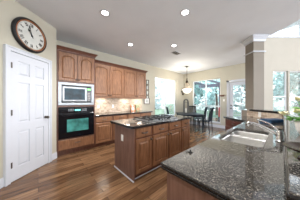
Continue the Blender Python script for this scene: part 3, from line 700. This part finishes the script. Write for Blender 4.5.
for i, (px, dd, rz, lab) in enumerate(cl):
    c_ = ch if i == 0 else copy_tree(ch); x, y = W(px, dd); c_.location = (x, y, 0); c_.rotation_euler = (0,0,rz)
    c_.scale = (1.08, 1.0, 1.04)
    tag(c_, lab, 'chair', 'chairs around the dining table')
x, y = W(186, 5.75)
t = thing('candle_lantern', 'tall arched grey lantern with a white candle standing on the dining table', 'lantern', (x, y, .751), YAW-PI/2)
m = MB().box(-.11, .11, -.08, .08, 0, .03)
for sx in (-1, 1):
    for sy in (-1, 1): m.box(sx*.095-.017, sx*.095+.017, sy*.065-.017, sy*.065+.017, .03, .52)
m.box(-.105, .105, -.075, .075, .50, .52)
m.build('frame', 'silver_frame', t)
m = MB()
for sy in (-.065, .065): m.tube([(-.095, sy, .52)]+[(-.095*math.cos(PI*k/8), sy, .52+.13*math.sin(PI*k/8)) for k in range(1, 8)]+[(.095, sy, .52)], .017, 6)
m.tube([(0, -.065, .65), (0, .065, .65)], .022, 6); m.build('arched_top', 'silver_frame', t)
MB().lathe([(.04, .03), (.04, .22), (.03, .225), (0, .224)], 0, 0, 16).build('candle', 'wax', t, smooth=True)
t = thing('sconce', 'small dark oval sconce on the wall beside the left window, behind the pendant', 'sconce', (6.40, WV-.001, 1.90), 0)
MB().lathe([(.055, 0), (.055, -.012), (.03, -.02), (0, -.021)], 0, 0, 16, 'y').build('back_plate', 'bronze', t)
MB().tube([(0, -.02, 0), (0, -.07, -.04), (0, -.09, .02)], .009, 6).build('arm', 'bronze', t)
MB().lathe([(.02, .02), (.045, .05), (.04, .16), (.02, .20), (0, .2)], 0, -.09, 14).build('shade', 'bronze', t, smooth=True)
MB().lathe([(.035, -.22), (.05, -.14), (.03, -.04), (0, -.04)], 0, -.09, 14).build('lower_cup', 'bronze', t, smooth=True)
t = thing('small_shelf', 'short dark wood shelf on the dining wall left of the patio door', 'shelf', (WU-.001, 1.99, 1.59), -PI/2)
MB().box(-.12, .10, -.10, 0, 0, .03).build('shelf_board', 'cab_dark', t); MB().box(-.09, .07, -.03, 0, -.05, 0).build('bracket', 'cab_dark', t)
outlet((WU-.001, 1.93, 1.36), -PI/2, 'white light switch on the dining wall under the short shelf', kind='switch')

# ---------------------------------------------------------------- outside
tag(MB().box(-30, 60, 4.6, 60, -.2, -.12).box(10.9, 60, -40, 4.6, -.2, -.12).build('lawn', 'grass'), 'mown lawn beyond the windows', 'grass', kind='stuff')
struct(MB().box(6.76, 10.85, -4, 4.55, -.14, -.03).build('patio_slab', 'concrete'))
t = thing('patio_cover', 'grey painted patio roof on square posts outside the dining window', 'patio cover', (9.3, 0, 0))
MB().box(-.15, .15, .75, 4.4, 2.36, 2.55).build('beam', 'patio_paint', t)
for y in (.95, 2.9): MB().box(-.1, .1, y-.1, y+.1, -.03, 2.36).box(-.14, .14, y-.14, y+.14, 2.28, 2.36).build('post', 'patio_paint', t)
for y in range(4): MB().box(-2.4, .3, .85+y*1.1, .91+y*1.1, 2.55, 2.68).build('rafter', 'patio_paint', t)
t = thing('patio_chair', 'red cushioned patio chair outside the dining window', 'chair', (8.6, 2.55, -.03), 1.9)
MB().box(-.27, .27, -.25, .25, .38, .48).build('seat_cushion', 'red', t, bevel=.03); MB().box(-.27, .27, .2, .30, .48, .95).build('back_cushion', 'red', t, bevel=.03)
m = MB().box(-.28, .28, -.26, .28, .35, .38); m.build('frame', 'iron', t)
for x in (-.26, .26):
    for y in (-.24, .26): MB().tube([(x, y, 0), (x, y, .36)], .015, 6).build('leg', 'iron', t)
t2 = copy_tree(t); t2.location = (9.9, .85, -.03); t2.rotation_euler = (0,0,1.3); t2['label'] = 'red cushioned patio chair outside the glass patio door'
t['group'] = t2['group'] = 'patio chairs'
def tree_mesh(seed, R_, H_, n, mat, name):
    r = random.Random(seed); m = MB()
    cl_ = [(Vector((r.gauss(0, R_*.42), r.gauss(0, R_*.42), H_*(.25+.7*r.random()))), r.uniform(.35, .7)*R_*.6) for _ in range(16)]
    for i in range(n):
        c_, rad = cl_[i % 16]; v = Vector((r.gauss(0,1), r.gauss(0,1), r.gauss(0,1))).normalized()*rad*(r.random()**.4); p = c_+v
        a = Vector((r.gauss(0,1), r.gauss(0,1), r.gauss(0,1))).normalized(); b = a.orthogonal().normalized(); s = r.uniform(.09, .2)
        m.b.faces.new([m.b.verts.new(q) for q in (p-a*s, p+b*s*.5, p+a*s, p-b*s*.5)])
    me_o = m.build(name, mat); me = me_o.data; bpy.data.objects.remove(me_o); return me
crowns = [tree_mesh(1, 2.0, 5.5, 2600, 'foliage', 'crown'), tree_mesh(2, 1.9, 6.5, 2400, 'foliage2', 'crown')]
trunk = MB().tube([(0,0,-.12), (.05,0,1.5), (0,.08,3.4), (.1,0,4.8)], [.16, .13, .1, .05], 8).tube([(.03,.03,2.2), (.7,.3,3.6)], [.07, .03], 6).tube([(.03,.03,2.6), (-.6,-.4,4.0)], [.06, .03], 6)
tr_o = trunk.build('trunk', 'bark'); tr_me = tr_o.data; bpy.data.objects.remove(tr_o)
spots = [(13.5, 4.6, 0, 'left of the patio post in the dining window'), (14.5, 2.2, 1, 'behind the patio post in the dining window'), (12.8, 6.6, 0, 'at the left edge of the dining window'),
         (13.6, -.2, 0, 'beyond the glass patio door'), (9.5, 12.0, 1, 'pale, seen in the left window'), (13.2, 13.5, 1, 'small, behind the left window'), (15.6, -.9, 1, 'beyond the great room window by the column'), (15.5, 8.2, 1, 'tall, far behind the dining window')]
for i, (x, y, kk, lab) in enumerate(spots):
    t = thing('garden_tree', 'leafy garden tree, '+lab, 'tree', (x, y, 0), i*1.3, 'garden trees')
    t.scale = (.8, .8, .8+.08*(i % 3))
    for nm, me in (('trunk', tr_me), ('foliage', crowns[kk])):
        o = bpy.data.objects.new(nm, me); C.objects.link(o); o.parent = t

def hedge(name, lab, p0, p1, hh, n, seed):
    r = random.Random(seed); m = MB(); L = math.hypot(p1[0]-p0[0], p1[1]-p0[1])
    for i in range(n):
        a_ = r.random(); top = hh*(.86+.14*math.sin(a_*L*1.7))
        p = Vector((p0[0]+(p1[0]-p0[0])*a_+r.gauss(0, .35), p0[1]+(p1[1]-p0[1])*a_+r.gauss(0, .35), -.02+r.random()*top))
        a = Vector((r.gauss(0,1), r.gauss(0,1), r.gauss(0,1))).normalized(); b = a.orthogonal().normalized(); q_ = r.uniform(.14, .32)
        m.b.faces.new([m.b.verts.new(q) for q in (p-a*q_, p+b*q_*.55, p+a*q_, p-b*q_*.55)])
    tag(m.build(name, 'foliage2'), lab, 'hedge')
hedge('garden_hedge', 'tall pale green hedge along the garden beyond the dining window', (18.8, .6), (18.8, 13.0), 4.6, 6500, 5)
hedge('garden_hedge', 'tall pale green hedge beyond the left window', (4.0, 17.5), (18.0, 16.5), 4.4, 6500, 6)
t = thing('neighbour_house', 'pale house with a grey roof beyond the great room windows', 'house', (18.2, -7.2, -.12), .1)
MB().box(-2.5, 4, -3.5, 3.5, 0, 2.9).build('walls', 'house', t)
MB().loops([[(-3, -4, 2.9), (4.5, -4, 2.9), (4.5, 4, 2.9), (-3, 4, 2.9)], [(-3, -4, 3.02), (4.5, -4, 3.02), (4.5, 4, 3.02), (-3, 4, 3.02)], [(.5, -1.5, 5.2), (1.0, -1.5, 5.2), (1.0, 1.5, 5.2), (.5, 1.5, 5.2)]]).build('roof', 'roof', t)
for y in (-1.9, 1.3):
    o = MB().box(-2.56, -2.5, y-.6, y+.6, 1.0, 2.2).build('window', 'vinyl', t)
    MB().box(-2.58, -2.56, y-.5, y+.5, 1.1, 2.1).build('window_glazing', 'mw_glass', o)
